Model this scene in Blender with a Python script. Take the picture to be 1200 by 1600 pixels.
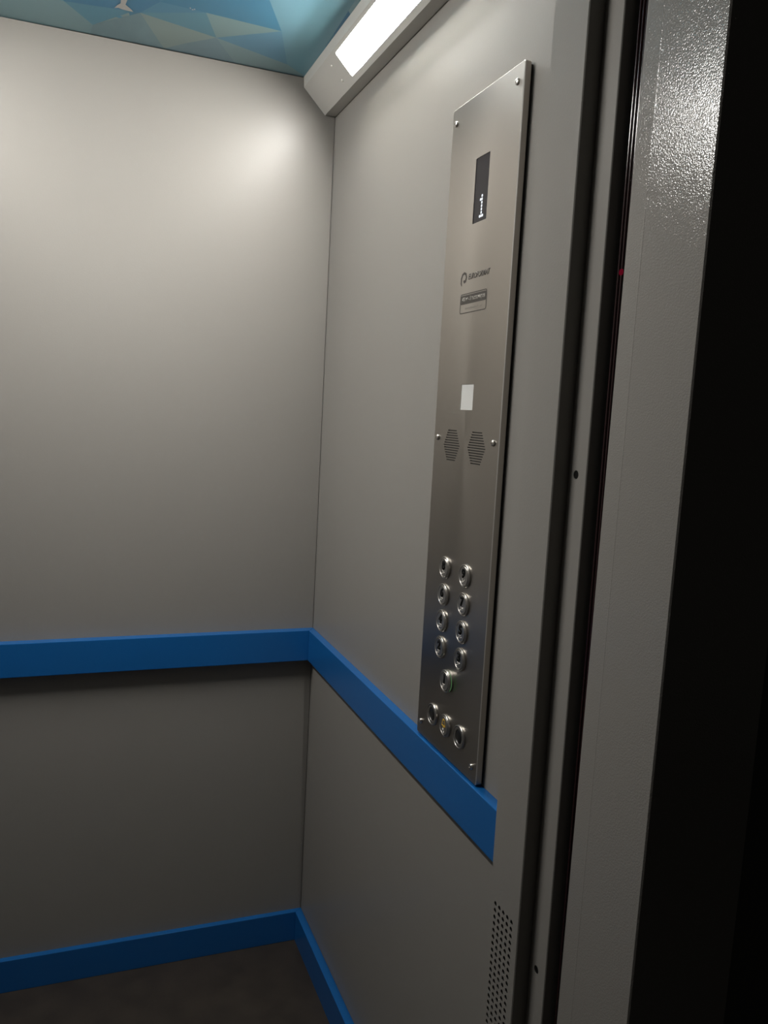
import bpy, bmesh, math, random
from mathutils import Vector, Matrix
from mathutils.geometry import tessellate_polygon

for o in list(bpy.data.objects):
    bpy.data.objects.remove(o, do_unlink=True)
scene = bpy.context.scene
COL = scene.collection

# ------------------------------------------------------------------ camera
# x runs along the back wall (0 = right wall, negative = left), y = 0 is the
# back wall and negative y is towards the landing, z is up.  Metres.
F_PX = 1295.39
CAM = Vector((-0.5761, -1.9290, 1.3553))
RIGHT = Vector((0.93328871, -0.35522486, 0.05279664))
DOWN = Vector((0.00690846, -0.12922822, -0.99159081))
FWD = Vector((0.35906052, 0.92580525, -0.11815318))
cd = bpy.data.cameras.new('camera')
cam = bpy.data.objects.new('camera', cd)
COL.objects.link(cam)
m = Matrix.Identity(4)
for i in range(3):
    m[i][0] = RIGHT[i]; m[i][1] = -DOWN[i]; m[i][2] = -FWD[i]; m[i][3] = CAM[i]
cam.matrix_world = m
cd.sensor_fit = 'VERTICAL'
cd.sensor_height = 24.0
cd.lens = F_PX * 24.0 / 1600.0
cd.clip_start = 0.01
scene.camera = cam

# ------------------------------------------------------------------ world, light levels, exposure
LAMP_STRENGTH = 137.0
world = bpy.data.worlds.new('dark_landing')
scene.world = world
world.use_nodes = True
bg = world.node_tree.nodes['Background']
bg.inputs[0].default_value = (1.0, 0.95, 0.85, 1)
bg.inputs[1].default_value = 0.010
vs = scene.view_settings
vs.view_transform = 'Standard'
vs.look = 'None'
vs.gamma = 1.0
vs.use_curve_mapping = False
vs.exposure = 0.0

# ------------------------------------------------------------------ dimensions
W = 1.0            # car width
H = 2.1            # car height
COLX = -0.040      # column face
POSTX = -0.0195
FRAMEX = -0.030
Y_COL0, Y_COL1 = -1.0155, -1.0905
Y_POST1 = -1.1272

# ------------------------------------------------------------------ materials
def principled(name, color, rough=0.5, metal=0.0, spec=0.5, coat=0.0):
    mt = bpy.data.materials.new(name)
    mt.use_nodes = True
    b = mt.node_tree.nodes['Principled BSDF']
    b.inputs['Base Color'].default_value = (*color, 1)
    b.inputs['Roughness'].default_value = rough
    b.inputs['Metallic'].default_value = metal
    b.inputs['Specular IOR Level'].default_value = spec
    b.inputs['Coat Weight'].default_value = coat
    return mt, mt.node_tree, b

def add_bump(nt, b, scale, strength, dist, detail=2.0, stretch=None, second=None):
    tc = nt.nodes.new('ShaderNodeTexCoord')
    mp = nt.nodes.new('ShaderNodeMapping')
    if stretch: mp.inputs['Scale'].default_value = stretch
    n = nt.nodes.new('ShaderNodeTexNoise')
    n.inputs['Scale'].default_value = scale
    n.inputs['Detail'].default_value = detail
    bu = nt.nodes.new('ShaderNodeBump')
    bu.inputs['Strength'].default_value = strength
    bu.inputs['Distance'].default_value = dist
    nt.links.new(tc.outputs['Object'], mp.inputs[0])
    nt.links.new(mp.outputs[0], n.inputs['Vector'])
    nt.links.new(n.outputs[0], bu.inputs['Height'])
    nt.links.new(bu.outputs[0], b.inputs['Normal'])
    return tc, mp, n, bu

def tint_noise(nt, b, c0, c1, scale, detail=3.0, stretch=None):
    tc = nt.nodes.new('ShaderNodeTexCoord')
    mp = nt.nodes.new('ShaderNodeMapping')
    if stretch: mp.inputs['Scale'].default_value = stretch
    n = nt.nodes.new('ShaderNodeTexNoise')
    n.inputs['Scale'].default_value = scale
    n.inputs['Detail'].default_value = detail
    r = nt.nodes.new('ShaderNodeValToRGB')
    r.color_ramp.elements[0].position = 0.35
    r.color_ramp.elements[1].position = 0.68
    r.color_ramp.elements[0].color = (*c0, 1)
    r.color_ramp.elements[1].color = (*c1, 1)
    nt.links.new(tc.outputs['Object'], mp.inputs[0])
    nt.links.new(mp.outputs[0], n.inputs['Vector'])
    nt.links.new(n.outputs[0], r.inputs[0])
    nt.links.new(r.outputs[0], b.inputs['Base Color'])

GREY = (0.236, 0.224, 0.206)
M = {}
M['paint'], nt, b = principled('grey_powder_coat', GREY, 0.32, spec=0.13)
add_bump(nt, b, 330, 0.16, 0.0006)
M['paint_coarse'], nt, b = principled('grey_orange_peel_paint', GREY, 0.14, spec=0.42)
add_bump(nt, b, 540, 0.36, 0.0007, 1.0)
M['paint_lamp'], nt, b = principled('lamp_housing_paint', (0.46, 0.45, 0.42), 0.40)
add_bump(nt, b, 500, 0.05, 0.0004)
M['blue'], nt, b = principled('blue_paint', (0.009, 0.102, 0.315), 0.24, spec=0.45)
add_bump(nt, b, 350, 0.05, 0.0005)
M['steel'], nt, b = principled('brushed_steel', (0.42, 0.39, 0.355), 0.33, 1.0)
add_bump(nt, b, 90, 0.05, 0.0004, 3.0, (1.0, 30.0, 1.0))
b.inputs['Anisotropic'].default_value = 0.3
M['glint_steel'], nt, b = principled('highlight_steel', (0.80, 0.77, 0.73), 0.48, 0.8)  # paler steel: highlights on panel edge, lamp screws and braille put into the colour
add_bump(nt, b, 300, 0.04, 0.0003)
M['chrome'], nt, b = principled('polished_steel', (0.60, 0.575, 0.54), 0.29, 1.0)
add_bump(nt, b, 200, 0.02, 0.0003)
M['cap_steel'], nt, b = principled('satin_button_steel', (0.50, 0.48, 0.45), 0.36, 1.0)
add_bump(nt, b, 300, 0.03, 0.0003)
M['black'], nt, b = principled('black_plastic', (0.008, 0.008, 0.008), 0.35)
add_bump(nt, b, 400, 0.04, 0.0003)
M['numeral'], nt, b = principled('matte_black_numeral', (0.006, 0.006, 0.006), 0.7, spec=0.08)
add_bump(nt, b, 400, 0.04, 0.0003)
M['print'], nt, b = principled('engraved_dark_print', (0.055, 0.046, 0.036), 0.55)
tint_noise(nt, b, (0.032, 0.026, 0.020), (0.046, 0.038, 0.030), 600)
M['print_light'], nt, b = principled('pale_print', (0.30, 0.28, 0.25), 0.5)
tint_noise(nt, b, (0.27, 0.25, 0.22), (0.33, 0.31, 0.27), 600)
M['print_faint'], nt, b = principled('faint_print', (0.19, 0.175, 0.155), 0.5, 0.5)
tint_noise(nt, b, (0.27, 0.25, 0.22), (0.31, 0.285, 0.25), 600)
M['display'], nt, b = principled('smoked_display_glass', (0.024, 0.022, 0.025), 0.20, spec=0.2)
add_bump(nt, b, 60, 0.01, 0.0003)
M['white_plastic'], nt, b = principled('white_plastic', (0.60, 0.595, 0.575), 0.35)
add_bump(nt, b, 300, 0.02, 0.0003)
M['yellow'], nt, b = principled('yellow_enamel', (0.62, 0.33, 0.03), 0.45)
tint_noise(nt, b, (0.80, 0.47, 0.05), (0.90, 0.56, 0.07), 500)
M['curtain'], nt, b = principled('light_curtain_plastic', (0.018, 0.006, 0.007), 0.13)
add_bump(nt, b, 200, 0.02, 0.0003)
M['floor'], nt, b = principled('brown_linoleum', (0.09, 0.075, 0.06), 0.55)
tint_noise(nt, b, (0.0195, 0.0145, 0.0105), (0.032, 0.0245, 0.0180), 14, 5)
M['sill'], nt, b = principled('aluminium_sill', (0.35, 0.34, 0.33), 0.4, 1.0)
add_bump(nt, b, 120, 0.1, 0.0005, 2.0, (1, 30, 1))
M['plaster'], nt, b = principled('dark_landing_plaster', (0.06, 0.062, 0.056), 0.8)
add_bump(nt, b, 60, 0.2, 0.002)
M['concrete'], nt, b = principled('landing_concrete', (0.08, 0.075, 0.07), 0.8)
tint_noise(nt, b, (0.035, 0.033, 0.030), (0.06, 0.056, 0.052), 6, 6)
M['dolphin'], nt, b = principled('pale_ceiling_print', (0.55, 0.54, 0.52), 0.35)
tint_noise(nt, b, (0.50, 0.49, 0.47), (0.62, 0.61, 0.58), 40)

def emitter(name, color, strength):
    mt = bpy.data.materials.new(name)
    mt.use_nodes = True
    nt = mt.node_tree
    nt.nodes.clear()
    out = nt.nodes.new('ShaderNodeOutputMaterial')
    e = nt.nodes.new('ShaderNodeEmission')
    e.inputs[0].default_value = (*color, 1)
    e.inputs[1].default_value = strength
    nt.links.new(e.outputs[0], out.inputs[0])
    return mt
M['lamp'] = emitter('lit_diffuser', (1.0, 0.977, 0.935), LAMP_STRENGTH)
M['led_white'] = emitter('white_led', (0.9, 0.95, 1.0), 1.3)
M['led_green'] = emitter('green_led', (0.30, 0.8, 0.30), 0.18)
M['led_red'] = emitter('red_led', (1.0, 0.03, 0.10), 0.085)

# ceiling print: one colour per facet, stored on the faces
mt, nt, b = principled('printed_ceiling_film', (0.1, 0.3, 0.4), 0.28, spec=0.25)
at = nt.nodes.new('ShaderNodeAttribute'); at.attribute_name = 'facet'
nt.links.new(at.outputs['Color'], b.inputs['Base Color'])
M['ceiling'] = mt

# ------------------------------------------------------------------ helpers
def link(name, me, mat, parent=None):
    if mat is not None:
        me.materials.append(M[mat])
    o = bpy.data.objects.new(name, me)
    COL.objects.link(o)
    if parent is not None:
        o.parent = parent
    return o

def finish(name, bm, mat, parent=None, smooth=False, recalc=True):
    if recalc:
        bmesh.ops.recalc_face_normals(bm, faces=bm.faces[:])
    me = bpy.data.meshes.new(name)
    bm.to_mesh(me); bm.free()
    if smooth:
        for p in me.polygons: p.use_smooth = True
        try: me.set_sharp_from_angle(angle=math.radians(35))
        except Exception: pass
    return link(name, me, mat, parent)

def tag(o, label=None, cat=None, kind=None, group=None):
    if label: o['label'] = label
    if cat: o['category'] = cat
    if kind: o['kind'] = kind
    if group: o['group'] = group
    return o

def empty(name, mat4=None, loc=(0, 0, 0)):
    o = bpy.data.objects.new(name, None)
    o.empty_display_size = 0.05
    COL.objects.link(o)
    if mat4 is not None: o.matrix_world = mat4
    else: o.location = loc
    return o

def prism(bm, pts, h0, h1, axis='z', bev=0.0):
    """polygon in plan extruded along an axis; pts are the two other coords"""
    def mk(p, h):
        return {'z': (p[0], p[1], h), 'y': (p[0], h, p[1]), 'x': (h, p[0], p[1])}[axis]
    a = [bm.verts.new(mk(p, h0)) for p in pts]
    c = [bm.verts.new(mk(p, h1)) for p in pts]
    fs = [bm.faces.new(a), bm.faces.new(c[::-1])]
    n = len(pts)
    for i in range(n):
        fs.append(bm.faces.new((a[i], c[i], c[(i + 1) % n], a[(i + 1) % n])))
    if bev:
        es = list({e for f in fs for e in f.edges})
        bmesh.ops.recalc_face_normals(bm, faces=fs)
        bmesh.ops.bevel(bm, geom=es, offset=bev, segments=2, affect='EDGES', profile=0.6)

def box(bm, x0, x1, y0, y1, z0, z1, bev=0.0):
    prism(bm, [(x0, y0), (x1, y0), (x1, y1), (x0, y1)], z0, z1, 'z', bev)

def rrect(u0, u1, v0, v1, r, n=4):
    if r <= 0: return [(u0, v0), (u1, v0), (u1, v1), (u0, v1)]
    out = []
    for cx, cy, a in ((u1 - r, v0 + r, -90), (u1 - r, v1 - r, 0), (u0 + r, v1 - r, 90), (u0 + r, v0 + r, 180)):
        for i in range(n + 1):
            t = math.radians(a + 90 * i / n)
            out.append((cx + r * math.cos(t), cy + r * math.sin(t)))
    return out

def circle(cu, cv, r, n=12):
    return [(cu + r * math.cos(2 * math.pi * i / n), cv + r * math.sin(2 * math.pi * i / n)) for i in range(n)]

def flat(bm, outer, holes, mapf, d):
    """triangulated polygon with holes at depth d; returns rings of verts"""
    loops = [outer] + holes
    vs_ = [[bm.verts.new(mapf(u, v, d)) for u, v in lp] for lp in loops]
    allv = [x for r in vs_ for x in r]
    for t in tessellate_polygon([[Vector((u, v, 0)) for u, v in lp] for lp in loops]):
        try: bm.faces.new([allv[i] for i in t])
        except ValueError: pass
    return vs_

def ring(bm, a, b_):
    n = len(a)
    for i in range(n):
        bm.faces.new((a[i], a[(i + 1) % n], b_[(i + 1) % n], b_[i]))

def plate(bm, outer_in, outer_out, holes, mapf, d_front, d_ch, d_back, hole_depth):
    """face plate: chamfered outline, real holes with walls, sides back to d_back"""
    r = flat(bm, outer_in, holes, mapf, d_front)
    o1 = [bm.verts.new(mapf(u, v, d_ch)) for u, v in outer_out]
    ring(bm, r[0], o1)
    o2 = [bm.verts.new(mapf(u, v, d_back)) for u, v in outer_out]
    ring(bm, o1, o2)
    for hp, hv in zip(holes, r[1:]):
        hb = [bm.verts.new(mapf(u, v, d_front - hole_depth)) for u, v in hp]
        ring(bm, hv, hb)

def lathe(bm, prof, n=28, cu=0, cv=0):
    """profile of (radius, height) about local z"""
    rings = []
    for r, h in prof:
        if r < 1e-7: rings.append([bm.verts.new((cu, cv, h))])
        else: rings.append([bm.verts.new((cu + r * math.cos(2 * math.pi * i / n), cv + r * math.sin(2 * math.pi * i / n), h)) for i in range(n)])
    for a, c in zip(rings, rings[1:]):
        for i in range(n):
            j = (i + 1) % n
            if len(a) == 1: bm.faces.new((a[0], c[i], c[j]))
            elif len(c) == 1: bm.faces.new((a[i], a[j], c[0]))
            else: bm.faces.new((a[i], a[j], c[j], c[i]))

def text_mesh(name, body, mat, parent, u0, u1, v0, v1, d, extrude=0.0002, shear=0.0, bold=0.0, keep=False):
    """lettering as a mesh fitted into the box u0..u1, v0..v1 at height d"""
    cu = bpy.data.curves.new(name, 'FONT')
    cu.body = body
    cu.shear = shear
    cu.offset = bold
    cu.extrude = 0.0
    cu.resolution_u = 4
    to = bpy.data.objects.new(name, cu)
    COL.objects.link(to)
    dg = bpy.context.evaluated_depsgraph_get(); dg.update()
    me = bpy.data.meshes.new_from_object(to.evaluated_get(dg))
    bpy.data.objects.remove(to, do_unlink=True)
    xs = [v.co.x for v in me.vertices]; ys = [v.co.y for v in me.vertices]
    sx = (u1 - u0) / (max(xs) - min(xs)); sy = (v1 - v0) / (max(ys) - min(ys))
    if keep: sx = min(sx, sy)
    cx = (max(xs) + min(xs)) / 2; cy = (max(ys) + min(ys)) / 2
    for v in me.vertices:
        v.co = ((u0 + u1) / 2 + (v.co.x - cx) * sx, (v0 + v1) / 2 + (v.co.y - cy) * sy, d)
    bm = bmesh.new(); bm.from_mesh(me)
    bpy.data.meshes.remove(me)
    ex = bmesh.ops.extrude_face_region(bm, geom=bm.faces[:])
    for g in ex['geom']:
        if isinstance(g, bmesh.types.BMVert): g.co.z += extrude
    return finish(name, bm, mat, parent)

# ================================================================== STRUCTURE
bm = bmesh.new(); box(bm, -W, 0, -1.16, 0.0, -0.03, 0.0)
tag(finish('floor', bm, 'floor'), 'dark brown speckled linoleum floor of the lift car', kind='structure')

bm = bmesh.new(); box(bm, -W - 0.02, -0.0013, 0.0, 0.02, 0.0, H - 0.0012)
tag(finish('wall_back', bm, 'paint'), 'plain light grey painted back wall of the lift car', kind='structure')
bm = bmesh.new(); box(bm, 0.0, 0.02, Y_COL1 + 0.0003, 0.03, 0.0, H)
tag(finish('wall_right', bm, 'paint'), 'light grey painted side wall carrying the steel control panel', kind='structure')
bm = bmesh.new(); box(bm, -W - 0.02, -W, Y_COL1 + 0.0003, 0.0, 0.0, H)
tag(finish('wall_left', bm, 'paint'), 'light grey painted side wall opposite the control panel', kind='structure')

# ---- ceiling with printed facets
def pix_z(u, v, z):
    d = RIGHT * ((u - 600) / F_PX) + DOWN * ((v - 800) / F_PX) + FWD
    t = (z - CAM.z) / d.z
    return CAM + d * t

def srgb(r, g, b_):
    f = lambda c: ((c / 255 + 0.055) / 1.055) ** 2.4 if c > 10 else c / 255 / 12.92
    c = (f(r), f(g), f(b_)); l = 0.2126 * c[0] + 0.7152 * c[1] + 0.0722 * c[2]
    return tuple(max(0.004, 1.22 * (l + 0.86 * (x - l))) for x in c)

bm = bmesh.new(); box(bm, -W - 0.02, 0.02, -1.09, 0.03, H + 0.0006, H + 0.02)
ceil = finish('ceiling', bm, 'paint')
tag(ceil, 'ceiling covered with a blue faceted sea print', kind='structure')

def facet_mesh(name, polys, parent):
    """polys: list of (points, colour); every facet drawn as its own face"""
    bm = bmesh.new()
    lay = bm.loops.layers.float_color.new('facet')
    for pts, c in polys:
        f = bm.faces.new([bm.verts.new(p) for p in pts])
        f.normal_update()
        if f.normal.z > 0: f.normal_flip()
        for l in f.loops: l[lay] = (*c, 1)
    return finish(name, bm, 'ceiling', parent, recalc=False)

random.seed(4)
PAL = [(58, 128, 160), (78, 140, 165), (96, 148, 165), (118, 160, 172), (128, 158, 160), (45, 115, 155), (70, 150, 180)]
nx, ny = 8, 9
gp = [[Vector((-W + W * i / nx + (random.uniform(-.045, .045) if 0 < i < nx else 0),
               -1.09 + 1.09 * j / ny + (random.uniform(-.045, .045) if 0 < j < ny else 0), H + 0.0004)) for j in range(ny + 1)] for i in range(nx + 1)]
polys = []
for i in range(nx):
    for j in range(ny):
        a, b_, c, d = gp[i][j], gp[i + 1][j], gp[i + 1][j + 1], gp[i][j + 1]
        k = random.random() < 0.5
        for tri in (((a, b_, c), (a, c, d)) if k else ((a, b_, d), (b_, c, d))):
            polys.append((tri, srgb(*random.choice(PAL))))
facet_mesh('ceiling_print', polys, ceil)

PV = dict(a=(100, 2), b=(145, 39), bw=(141, 53), c=(207, 18), d=(219, 20), ew=(256, 76), q=(322, 20), r=(338, 59),
          w=(289, 68), ww=(262, 78), vw=(367, 98.5), s=(440, 49), t=(449, 101), cw=(477, 120), u=(421, 0), o=(0, 27), o2=(-60, -30),
          k=(250, 3), top1=(60, -60), top2=(230, -70), u2=(405, -50), lam=(522, 52), lam2=(575, -30), lam3=(470, -50), f=(-60, 15), p=(181, 12))
FACETS = [('o f o2 a b bw', (112, 150, 158)), ('a b c', (72, 136, 160)), ('b d ew bw', (106, 140, 150)),
          ('d r w ew', (128, 152, 150)), ('w r vw ew', (108, 140, 152)), ('d q r', (80, 138, 158)), ('d k q', (66, 132, 162)),
          ('q s r', (118, 152, 155)), ('r s t', (82, 138, 166)), ('r t cw vw', (118, 150, 156)),
          ('k u2 u s q', (46, 124, 158)), ('u u2 lam3 lam2 lam s', (98, 150, 168)), ('s lam cw t', (96, 150, 168)),
          ('a c d k top2 top1', (46, 122, 160)), ('a top1 o2', (92, 148, 166))]
polys = []
for ks, c in FACETS:
    pts = []
    for k in ks.split():
        p = pix_z(*PV[k], H); p.z = H + 0.0002
        p.y = min(p.y, 0.004)
        pts.append(p)
    polys.append((pts, srgb(*c)))
facet_mesh('ceiling_print', polys, ceil)

# pale dolphin in the print: only its tail reaches the picture
def ceil_poly(name, pix, mat, dz):
    bm = bmesh.new()
    vv = []
    for u, v in pix:
        p = pix_z(u, v, H); p.z = H - dz
        vv.append(bm.verts.new(p))
    f = bm.faces.new(vv); f.normal_update()
    if f.normal.z > 0: f.normal_flip()
    bmesh.ops.triangulate(bm, faces=[f])
    return finish(name, bm, mat, ceil, recalc=False)
ceil_poly('dolphin_print', [(189, 0), (188.5, 5), (183, 8), (178.5, 12.5), (185, 12), (191, 14.5), (199, 16.5), (208.5, 18.5), (204, 13.5), (199, 9.5), (196, 7),
                            (199, 0), (203, -8), (212, -22), (218, -40), (219, -58), (212, -74), (203, -62), (197, -44), (193, -22)], 'dolphin', 0.0002)
for (u, v) in ((297.5, 12.5), (301, 15), (304, 14.5)):
    ceil_poly('foam_fleck', [(u - 1.6, v - .6), (u, v + .9), (u + 1.6, v + .5), (u + .2, v - 1)], 'dolphin', 0.0002)

# ---- blue baseboards, mitred in the corner
def mitred(name, which, pr, pb, z0, z1, bev):
    bm = bmesh.new()
    if which == 'back':
        pts = [(-W, 0), (0, 0), (-pr, -pb), (-W + pr, -pb)]
    elif which == 'right':
        pts = [(0, 0), (0, Y_COL0), (-pr, Y_COL0), (-pr, -pb)]
    else:
        pts = [(-W, 0), (-W + pr, -pb), (-W + pr, Y_COL0), (-W, Y_COL0)]
    prism(bm, pts, z0, z1, 'z', bev)
    return finish(name, bm, 'blue')
BASE = dict(pr=0.0186, pb=0.0151, z0=0.0, z1=0.0773, bev=0.0012)
tag(mitred('baseboard_back', 'back', **BASE), 'blue skirting board along the back wall', kind='structure')
tag(mitred('baseboard_right', 'right', **BASE), 'blue skirting board along the control panel wall', kind='structure')
tag(mitred('baseboard_left', 'left', **BASE), 'blue skirting board along the left wall', kind='structure')

# ---- front columns beside the car doorway (real ventilation holes on the right one)
def mapper(mirror):
    # u = distance towards the landing, v = height, d = distance into the car from the wall plane
    if mirror: return lambda u, v, d: (-W + d, -u, v)
    return lambda u, v, d: (-d, -u, v)

def inset(u0, u1, v0, v1, c):
    return [(u0 + c, v0 + c), (u1 - c, v0 + c), (u1 - c, v1 - c), (u0 + c, v1 - c)], [(u0, v0), (u1, v0), (u1, v1), (u0, v1)]

vent = [circle(1.0310 + 0.01062 * i, 0.7185 - 0.00945 * j, 0.0032, 8) for j in range(34) for i in range(5)]
for mirror, nm, lab in ((False, 'wall_front_right', 'grey painted front column with a perforated vent, beside the control panel'),
                        (True, 'wall_front_left', 'grey painted front column on the left of the car doorway')):
    bm = bmesh.new()
    i_, o_ = inset(-Y_COL0, -Y_COL1, 0.0, H, 0.0012)
    plate(bm, i_, o_, [] if mirror else vent, mapper(mirror), -COLX, -COLX - 0.0012, 0.0, 0.0009)
    col = finish(nm, bm, 'paint', recalc=True)
    tag(col, lab, kind='structure')
    if not mirror:
        bm = bmesh.new()
        box(bm, COLX + 0.012, COLX + 0.014, -1.082, -1.022, 0.37, 0.735)
        finish('vent_backing', bm, 'black', col)

# ---- door posts
zh = [1.9204, 1.2958, 0.6720]
for mirror, nm, lab in ((False, 'trim_1', 'narrow grey door post with dark screw holes, next to the vented column'),
                        (True, 'trim_2', 'narrow grey door post on the left of the doorway')):
    bm = bmesh.new()
    i_, o_ = inset(-Y_COL1 + 0.0002, -Y_POST1, 0.0, H, 0.0010)
    holes = [circle(1.1066, z, 0.0052, 14) for z in zh]
    plate(bm, i_, o_, holes, mapper(mirror), -POSTX, -POSTX - 0.0010, -0.06, 0.0008)
    post = finish(nm, bm, 'paint', recalc=True)
    tag(post, lab, kind='structure')
    for z in zh:
        bm = bmesh.new()
        f = mapper(mirror)
        vv = [bm.verts.new(f(u, v, -POSTX - 0.0008)) for u, v in circle(1.1066, z, 0.0052, 14)]
        bm.faces.new(vv)
        finish('hole_shade_disc', bm, 'black', post)  # black disc just under the surface paints the shade inside the hole

# ---- landing door frame, leaning a touch
LEAN = -0.008
def landing_frame(mirror):
    bm = bmesh.new()
    prof = [(0.0292, 1.1765), (0.0300, 1.2022), (0.0302, 1.2030), (0.0302, 1.2038), (0.0300, 1.2046), (0.0300, 1.2960), (0.0285, 1.2975), (-0.10, 1.2975), (-0.10, 1.1765)]
    f = mapper(mirror)
    rows = []
    for z in (0.0, 2.05):
        dy = -LEAN * (z - 1.2)
        rows.append([bm.verts.new(f(u + dy, z, d)) for d, u in prof])
    ring(bm, rows[0], rows[1])
    bm.faces.new(rows[0]); bm.faces.new(rows[1][::-1])
    return finish('trim_4' if mirror else 'trim_3', bm, 'paint_coarse')
tag(landing_frame(False), 'wide grey orange-peel landing door frame at the right edge', kind='structure')
tag(landing_frame(True), 'landing door frame on the left of the doorway', kind='structure')

# header over the doorway, sill, landing
bm = bmesh.new(); box(bm, -W + 0.041, COLX - 0.001, Y_COL1, Y_COL0, 2.0, H)
tag(finish('trim_5', bm, 'paint'), 'grey header above the car doorway', kind='structure')
bm = bmesh.new(); box(bm, -W - 0.09, 0.09, -1.30, -1.18, 2.06, 2.20)
tag(finish('trim_6', bm, 'paint_coarse'), 'grey header of the landing door frame', kind='structure')
bm = bmesh.new()
for i in range(4):
    box(bm, -W + 0.04, -0.04, -1.30 + i * 0.032, -1.30 + i * 0.032 + 0.026, -0.02, -0.001)
tag(finish('trim_7', bm, 'sill'), 'grooved metal door sill under the doorway', kind='structure')
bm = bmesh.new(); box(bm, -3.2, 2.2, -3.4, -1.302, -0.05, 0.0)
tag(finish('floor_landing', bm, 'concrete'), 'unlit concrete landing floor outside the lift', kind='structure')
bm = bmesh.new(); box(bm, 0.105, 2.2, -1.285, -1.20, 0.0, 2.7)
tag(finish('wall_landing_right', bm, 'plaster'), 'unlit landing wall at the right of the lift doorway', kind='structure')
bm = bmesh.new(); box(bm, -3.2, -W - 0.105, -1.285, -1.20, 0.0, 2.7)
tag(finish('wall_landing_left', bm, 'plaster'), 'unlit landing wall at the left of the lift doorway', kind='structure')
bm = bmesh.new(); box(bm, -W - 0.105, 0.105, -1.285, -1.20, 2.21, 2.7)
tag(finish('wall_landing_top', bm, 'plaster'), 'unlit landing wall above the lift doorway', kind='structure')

# ================================================================== THINGS
# ---- handrails
RAIL = dict(pr=0.0179, pb=0.0260, z0=0.7439, z1=0.8193, bev=0.0012)
tag(mitred('handrail', 'back', **RAIL), 'flat blue bumper rail along the back wall at waist height', 'handrail', group='blue bumper rails')
tag(mitred('handrail', 'right', **RAIL), 'flat blue bumper rail on the side wall, running under the steel control panel', 'handrail', group='blue bumper rails')
tag(mitred('handrail', 'left', **RAIL), 'flat blue bumper rail on the left wall, outside the picture', 'handrail', group='blue bumper rails')

# ---- ceiling lights: sloping housing in the corner with a lit diffuser
LAMP_Y0, LAMP_Y1 = -0.002, -1.012
RECESS = 0.0225
AP0, AP1 = -0.2215, -0.800
def ceiling_light(mirror, label):
    root = empty('ceiling_light', loc=((-W + 0.04) if mirror else -0.04, -0.5, 2.1))
    tag(root, label, 'light', group='corner lights under the ceiling')
    bpy.context.view_layer.update()
    X = (lambda x: -W - x) if mirror else (lambda x: x)
    ox = Vector(root.location)
    def P(x, y, z): return Vector((X(x), y, z)) - ox
    # sloping plate: plane x + z = 2.0 ; s runs down the slope (x from -.0775 to -.0258)
    XA, XB = -0.0775, -0.0258
    def mp(y, x, d):   # d: outward along (-1,0,-1)/sqrt2
        return P(x - d * 0.7071, y, 2.0 - x - d * 0.7071)
    bm = bmesh.new()
    hole = rrect(AP1, AP0, -0.0724, -0.0343, 0.004, 4)
    r = flat(bm, [(LAMP_Y1, XA), (LAMP_Y0, XA), (LAMP_Y0, XB), (LAMP_Y1, XB)], [hole], mp, 0.0)
    hb = [bm.verts.new(mp(y, x, -RECESS)) for y, x in hole]
    ring(bm, r[1], hb)
    # top lip, underside and ends
    sec = [(-0.0775, 2.0775), (-0.0790, H - 0.0002), (-0.0006, H - 0.0002), (-0.0006, 2.0268), (-0.0258, 2.0258)]
    a = [bm.verts.new(P(x, LAMP_Y0, z)) for x, z in sec]
    c = [bm.verts.new(P(x, LAMP_Y1, z)) for x, z in sec]
    bm.faces.new(a); bm.faces.new(c[::-1])
    for i in range(4):
        bm.faces.new((a[i], c[i], c[i + 1], a[i + 1]))
    bmesh.ops.remove_doubles(bm, verts=bm.verts[:], dist=1e-6)
    finish('housing', bm, 'paint_lamp', root)
    bm = bmesh.new()
    flat(bm, rrect(AP1 - .002, AP0 + .002, -0.0739, -0.0328, 0.004, 4), [], mp, -RECESS - 0.0001)
    for f in bm.faces:
        f.normal_update()
        if f.normal.z > 0: f.normal_flip()
    tag(finish('diffuser', bm, 'lamp', root, recalc=False), 'glowing white diffuser strip')
    # domed screws, two at each end
    nrm = Vector(((0.7071 if mirror else -0.7071), 0, -0.7071))
    q = Vector((0, 0, 1)).rotation_difference(nrm)
    for y in (-0.1760, -0.8460):
        for x in (-0.0650, -0.0410):
            bm = bmesh.new()
            lathe(bm, [(0.0030, -0.0003), (0.0030, 0.0006), (0.0022, 0.0016), (0.0010, 0.0021), (0, 0.0022)], 12)
            s = finish('screw', bm, 'glint_steel', root, smooth=True)
            s.location = mp(y, x, 0.0); s.rotation_mode = 'QUATERNION'; s.rotation_quaternion = q
    return root
ceiling_light(False, 'sloping corner light with glowing white strip above the control panel')
ceiling_light(True, 'sloping corner light over the left wall, outside the picture')

# ---- light curtain in the door gap
lc = empty('light_curtain', loc=(0.0, -1.152, 0.0))
tag(lc, 'ribbed black light curtain strip in the gap beside the landing frame', 'sensor strip')
bm = bmesh.new(); box(bm, -0.0085, 0.022, -0.015, 0.013, 0.0, 2.0)
finish('body', bm, 'black', lc)
ribmesh = None
for k in range(4):
    if ribmesh is None:
        bm = bmesh.new()
        n = 8
        pr = [(-0.0085 - 0.0022 * math.sin(math.pi * i / n), 0.0021 * math.cos(math.pi * i / n)) for i in range(n + 1)]
        prism(bm, pr, 0.0, 2.0, 'z')
        o = finish('rib', bm, 'curtain', lc, smooth=True); ribmesh = o.data
    else:
        o = bpy.data.objects.new('rib', ribmesh); COL.objects.link(o); o.parent = lc
    o.location = (0, 0.0098 - 0.0058 * k, 0)
bm = bmesh.new()
lathe(bm, [(0.0038, 0.0), (0.0032, 0.0010), (0.0, 0.0016)], 12)
led = tag(finish('indicator', bm, 'led_red', lc), 'dim red indicator light')
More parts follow.
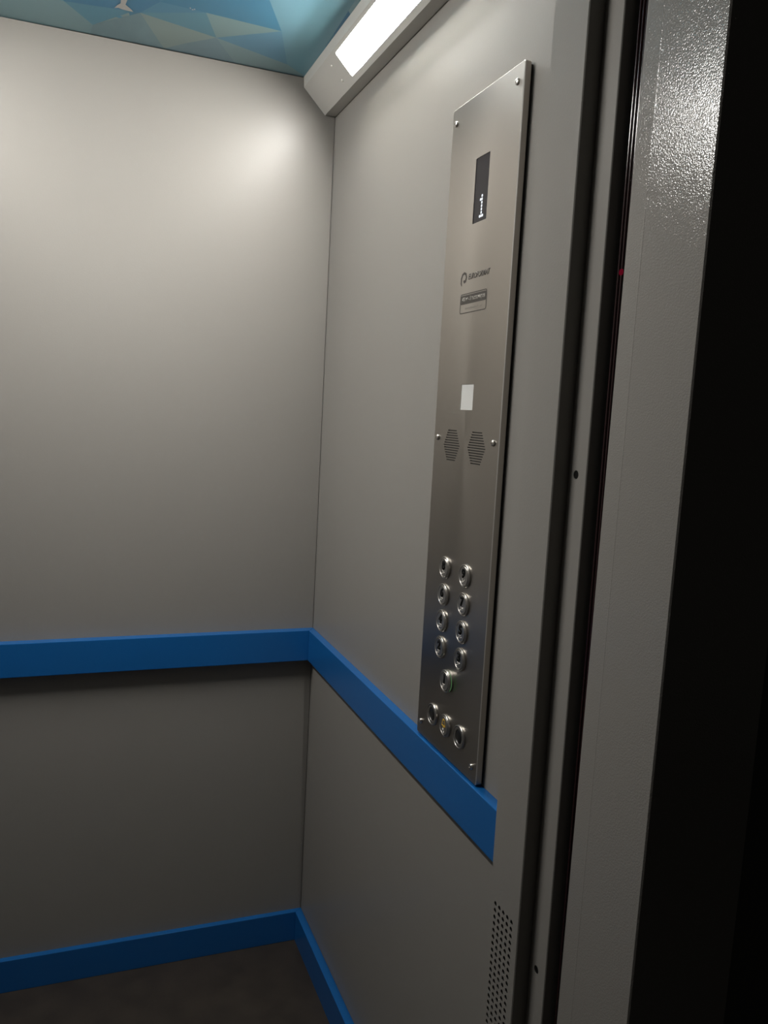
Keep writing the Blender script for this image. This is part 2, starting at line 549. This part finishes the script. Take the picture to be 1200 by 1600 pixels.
led.rotation_euler = (0, -math.pi / 2, 0)
led.location = (-0.0102, 0.004, 1.522)

# ---- control panel ------------------------------------------------------
CW, CZ0, CZ1, CD = 0.2187, 0.8215, 1.8288, 0.0134
YC = -0.79675
mw = Matrix(((0, 0, -1, 0.0), (-1, 0, 0, YC), (0, 1, 0, CZ0), (0, 0, 0, 1)))
cp = empty('control_panel', mw)
tag(cp, 'tall brushed steel lift control panel with round floor buttons on the side wall', 'control panel')
ident = lambda u, v, d: (u, v, d)
zz = lambda z: z - CZ0
hw = CW / 2; hh = CZ1 - CZ0
ch = 0.0010
disp = rrect(-0.0185, 0.0250, zz(1.6409), zz(1.7344), 0.0012, 2)
wind = [(-0.0205, zz(1.3667)), (0.0203, zz(1.3667)), (0.0203, zz(1.4050)), (-0.0205, zz(1.4050))]
slots = []
for gu in (-0.0427, 0.0415):
    for k in range(13):
        z = zz(1.3113) + 0.00382 * (6 - k)
        t = abs(6 - k) / 6
        w_ = 0.0284 * (1 - t) + 0.0155 * t
        slots.append([(gu - w_, z - 0.00085), (gu + w_, z - 0.00085), (gu + w_, z + 0.00085), (gu - w_, z + 0.00085)])
bm = bmesh.new()
plate(bm, rrect(-hw + ch, hw - ch, ch, hh - ch, 0.0025, 3), rrect(-hw, hw, 0, hh, 0.0035, 3), [disp, wind] + slots, ident, CD, CD - ch, 0.0040, 0.0012)
fp = finish('face_plate', bm, 'steel', cp)
fp.data.materials.append(M['glint_steel'])
for p in fp.data.polygons:
    if 0.2 < p.normal.z < 0.95: p.material_index = 1  # chamfer gets the paler steel, its bright edge line is coloured in
bm = bmesh.new(); box(bm, -hw + 0.0035, hw - 0.0035, 0.0035, hh - 0.0035, 0.0, 0.0095)
tag(finish('back_box', bm, 'black', cp), 'dark mounting box behind the steel plate')

def pscrew(u, v):
    bm = bmesh.new()
    lathe(bm, [(0.0046, 0), (0.0046, 0.0010), (0.0040, 0.0026), (0.0026, 0.0034), (0.0015, 0.0035), (0.0013, 0.0022), (0, 0.0022)], 14)
    s = finish('screw', bm, 'chrome', cp, smooth=True)
    s.location = (u, v, CD)
for z in (1.8052, 1.3215, 0.8445):
    for u in (-0.0945, 0.0930): pscrew(u, zz(z))

# display with dot-matrix figure 1
bm = bmesh.new(); flat(bm, rrect(-0.0190, 0.0255, zz(1.6404), zz(1.7349), 0.0012, 2), [], ident, CD - 0.0008)
dsp = finish('display', bm, 'display', cp)
tag(dsp, 'dark display window showing a dotted white 1')
dots = [(0, 6), (0, 5), (-1, 5), (0, 4), (0, 3), (0, 2), (0, 1), (-1, 0), (0, 0), (1, 0)]
bm = bmesh.new()
for dx, dy in dots:
    cu, cv = 0.0068 + dx * 0.0045, zz(1.6485) + dy * 0.00475
    flat(bm, circle(cu, cv, 0.0021, 12), [], ident, CD - 0.0006)
for f in bm.faces:
    f.normal_update()
    if f.normal.z < 0: f.normal_flip()
finish('led_figure', bm, 'led_white', dsp, recalc=False)

# maker's mark
bm = bmesh.new()
path = [(-0.0062, -0.0105, .0014), (-0.0085, -0.0060, .0026), (-0.0082, 0.0005, .0028), (-0.0048, 0.0060, .0028), (0.0010, 0.0080, .0026),
        (0.0066, 0.0058, .0028), (0.0086, 0.0008, .0030), (0.0064, -0.0042, .0034), (0.0020, -0.0052, .0034), (-0.0004, -0.0030, .0018)]
lft, rgt = [], []
for i, (x, y, w_) in enumerate(path):
    a = Vector(path[max(i - 1, 0)][:2]); c = Vector(path[min(i + 1, len(path) - 1)][:2])
    t = (c - a).normalized(); n = Vector((-t.y, t.x)) * w_ * 0.72
    lft.append((x + n.x, y + n.y)); rgt.append((x - n.x, y - n.y))
for i in range(len(path) - 1):
    bm.faces.new([bm.verts.new((px - 0.0355, py + zz(1.5640), CD + 0.0002)) for px, py in (lft[i], rgt[i], rgt[i + 1], lft[i + 1])])
bmesh.ops.remove_doubles(bm, verts=bm.verts[:], dist=1e-6)
for f in bm.faces:
    f.normal_update()
    if f.normal.z < 0: f.normal_flip()
lg = finish('emblem', bm, 'print', cp, recalc=False)
text_mesh('lettering', 'EUROFORMAT', 'print', cp, -0.0200, 0.0485, zz(1.5605), zz(1.5690), CD, shear=0.2, bold=0.03)

# capacity plate: outlined plate, dark band with pale lettering, empty lower half
pl = None
U0, U1, V0, V1 = -0.0430, 0.0432, zz(1.5113), zz(1.5408)
bm = bmesh.new()
flat(bm, rrect(U0, U1, V0, V1, 0.004, 4), [rrect(U0 + .0014, U1 - .0014, V0 + .0014, V1 - .0014, 0.0030, 4)], ident, CD + 0.0002)
for f in bm.faces:
    f.normal_update()
    if f.normal.z < 0: f.normal_flip()
pl = finish('capacity_plate', bm, 'print', cp, recalc=False)
tag(pl, 'outlined load plate with a dark lettered band')
bm = bmesh.new(); flat(bm, rrect(U0 + .0018, U1 - .0018, zz(1.5250), V1 - .0024, 0.0022, 3), [], ident, CD + 0.0002)
for f in bm.faces:
    f.normal_update()
    if f.normal.z < 0: f.normal_flip()
finish('band', bm, 'print', pl, recalc=False)
text_mesh('lettering', '400 кг - 5 пассажиров', 'print_light', pl, U0 + .0065, U1 - .0055, zz(1.5276), zz(1.5356), CD + 0.0002, bold=0.022)
bm = bmesh.new()
random.seed(2)
uu = U0 + 0.018
while uu < U1 - 0.016:
    w_ = random.uniform(0.0012, 0.0022)
    box(bm, uu, uu + w_, zz(1.5172), zz(1.5172) + random.uniform(.002, .003), CD, CD + 0.0002)
    uu += w_ + 0.0008
tag(finish('faint_marking', bm, 'print_faint', pl), 'faint worn marking on the lower half of the plate')

# white square window
bm = bmesh.new(); flat(bm, [(-0.0207, zz(1.3665)), (0.0205, zz(1.3665)), (0.0205, zz(1.4052)), (-0.0207, zz(1.4052))], [], ident, CD - 0.0006)
tag(finish('card_reader', bm, 'white_plastic', cp), 'small white square window in the steel plate')

# speaker and microphone behind the slots
for gu in (-0.0427, 0.0415):
    bm = bmesh.new()
    pts = [(gu - .016, -.0245), (gu + .016, -.0245), (gu + .0295, 0), (gu + .016, .0245), (gu - .016, .0245), (gu - .0295, 0)]
    flat(bm, [(u, v + zz(1.3113)) for u, v in pts], [], ident, CD - 0.0011)
    tag(finish('speaker_grille', bm, 'black', cp), 'hexagonal speaker grille of dark horizontal slots')

# buttons
bm = bmesh.new()
lathe(bm, [(0.0178, 0.0), (0.0178, 0.0024), (0.0175, 0.0030), (0.0169, 0.0034), (0.0163, 0.0034), (0.0158, 0.0031), (0.0155, 0.0025), (0.0155, 0.0008)], 36)
bezel_me = None
BR = {1: [(0, 2)], 2: [(0, 2), (0, 1)], 3: [(0, 2), (1, 2)], 4: [(0, 2), (1, 2), (1, 1)], 5: [(0, 2), (1, 1)],
      6: [(0, 2), (1, 2), (0, 1)], 7: [(0, 2), (1, 2), (0, 1), (1, 1)], 8: [(0, 2), (0, 1), (1, 1)], 9: [(1, 2), (0, 1)]}
SIGN = [(1, 2), (1, 1), (1, 0), (0, 0)]
o = finish('button', bm, 'chrome', None, smooth=True)
bezel_me = o.data; bpy.data.objects.remove(o)
def cap_mesh(h):
    bm = bmesh.new()
    lathe(bm, [(0.0150, 0.0004), (0.0150, h - 0.0008), (0.0147, h - 0.0002), (0.0142, h), (0.0137, h - 0.0002), (0.0134, h - 0.0006), (0, h - 0.0006)], 32)
    o = finish('button_cap', bm, 'cap_steel', None, smooth=True)
    me = o.data; bpy.data.objects.remove(o)
    return me
CAP = cap_mesh(0.0044)
def braille(parent, pts, top):
    bm = bmesh.new()
    for (x, y) in pts:
        lathe(bm, [(0.00090, top), (0.0007, top + 0.0007), (0, top + 0.0010)], 8, x, y)
    finish('braille', bm, 'glint_steel', parent, smooth=True)
def button(u, z, label, lift=0.0):
    o = bpy.data.objects.new('button', bezel_me); COL.objects.link(o)
    o.parent = cp; o.location = (u, zz(z), CD + lift)
    o['label'] = label
    return o
POS = {8: (-0.0362, 1.1182), 9: (0.0345, 1.1190), 6: (-0.0362, 1.0748), 7: (0.0352, 1.0758), 4: (-0.0358, 1.0323), 5: (0.0356, 1.0328),
       2: (-0.0352, 0.9895), 3: (0.0362, 0.9905), 1: (-0.0005, 0.9448)}
for n, (u, z) in POS.items():
    lift = 0.004 if n == 1 else 0.0
    bt = button(u, z, 'round steel floor button marked %d' % n + (', lit by a green ring' if n == 1 else ''), lift)
    c = bpy.data.objects.new('button_cap', CAP); COL.objects.link(c); c.parent = bt
    top = 0.0038
    text_mesh('numeral', str(n), 'numeral', bt, -0.0058, 0.0058, -0.0035, 0.0112, top, 0.0005, bold=0.055, keep=(n == 1))
    pts = [(-0.0050 + x * 0.0024, -0.0100 + y * 0.0023) for x, y in SIGN] + [(0.0018 + x * 0.0024, -0.0100 + y * 0.0023) for x, y in BR[n]]
    braille(bt, pts, top)
    if n == 1:
        bm = bmesh.new()
        lathe(bm, [(0.0172, -0.0014), (0.0172, 0.0)], 36)
        bm2 = bmesh.new(); lathe(bm2, [(0.0178, -0.0040), (0.0178, -0.0018), (0.0172, -0.0014)], 36)
        finish('collar', bm2, 'cap_steel', bt, smooth=True)
        tag(finish('light_ring', bm, 'led_green', bt), 'faint green light ring')

# two black-centred buttons and the yellow alarm bell
for u, z, lab in ((-0.0490, 0.8730, 'round steel ring with black centre, left of the alarm button'), (0.0498, 0.8732, 'round steel ring with black centre, right of the alarm button')):
    bt = button(u, z, lab)
    bm = bmesh.new()
    lathe(bm, [(0.0154, 0.0026), (0.0135, 0.0030), (0.0112, 0.0024), (0.0106, 0.0008)], 32)
    finish('inner_ring', bm, 'cap_steel', bt, smooth=True)
    bm = bmesh.new(); lathe(bm, [(0.0106, 0.0006), (0.0106, 0.0014), (0.0092, 0.0022), (0, 0.0024)], 28)
    finish('button_cap', bm, 'black', bt, smooth=True)
bt = button(-0.0005, 0.8722, 'round steel alarm button with a yellow bell')
c = bpy.data.objects.new('button_cap', CAP); COL.objects.link(c); c.parent = bt
bell_o = [(-.0072, -.0010), (.0072, -.0010), (.0060, .0012), (.0050, .0060), (.0036, .0092), (.0012, .0108), (-.0012, .0108), (-.0036, .0092), (-.0050, .0060), (-.0060, .0012)]
bell_i = [(-.0048, .0010), (.0048, .0010), (.0037, .0058), (.0022, .0086), (-.0022, .0086), (-.0037, .0058)]
bm = bmesh.new()
flat(bm, bell_o, [bell_i], ident, 0.0040)
flat(bm, [(-.0020, -.0016), (.0020, -.0016), (.0012, -.0032), (-.0012, -.0032)], [], ident, 0.0040)
for f in bm.faces:
    f.normal_update()
    if f.normal.z < 0: f.normal_flip()
tag(finish('bell_symbol', bm, 'yellow', bt, recalc=False), 'yellow bell outline')
braille(bt, [(-0.0024, -0.0062), (0.0, -0.0062), (-0.0024, -0.0085), (0.0024, -0.0085), (0.0, -0.0108), (0.0024, -0.0108)], 0.0038)
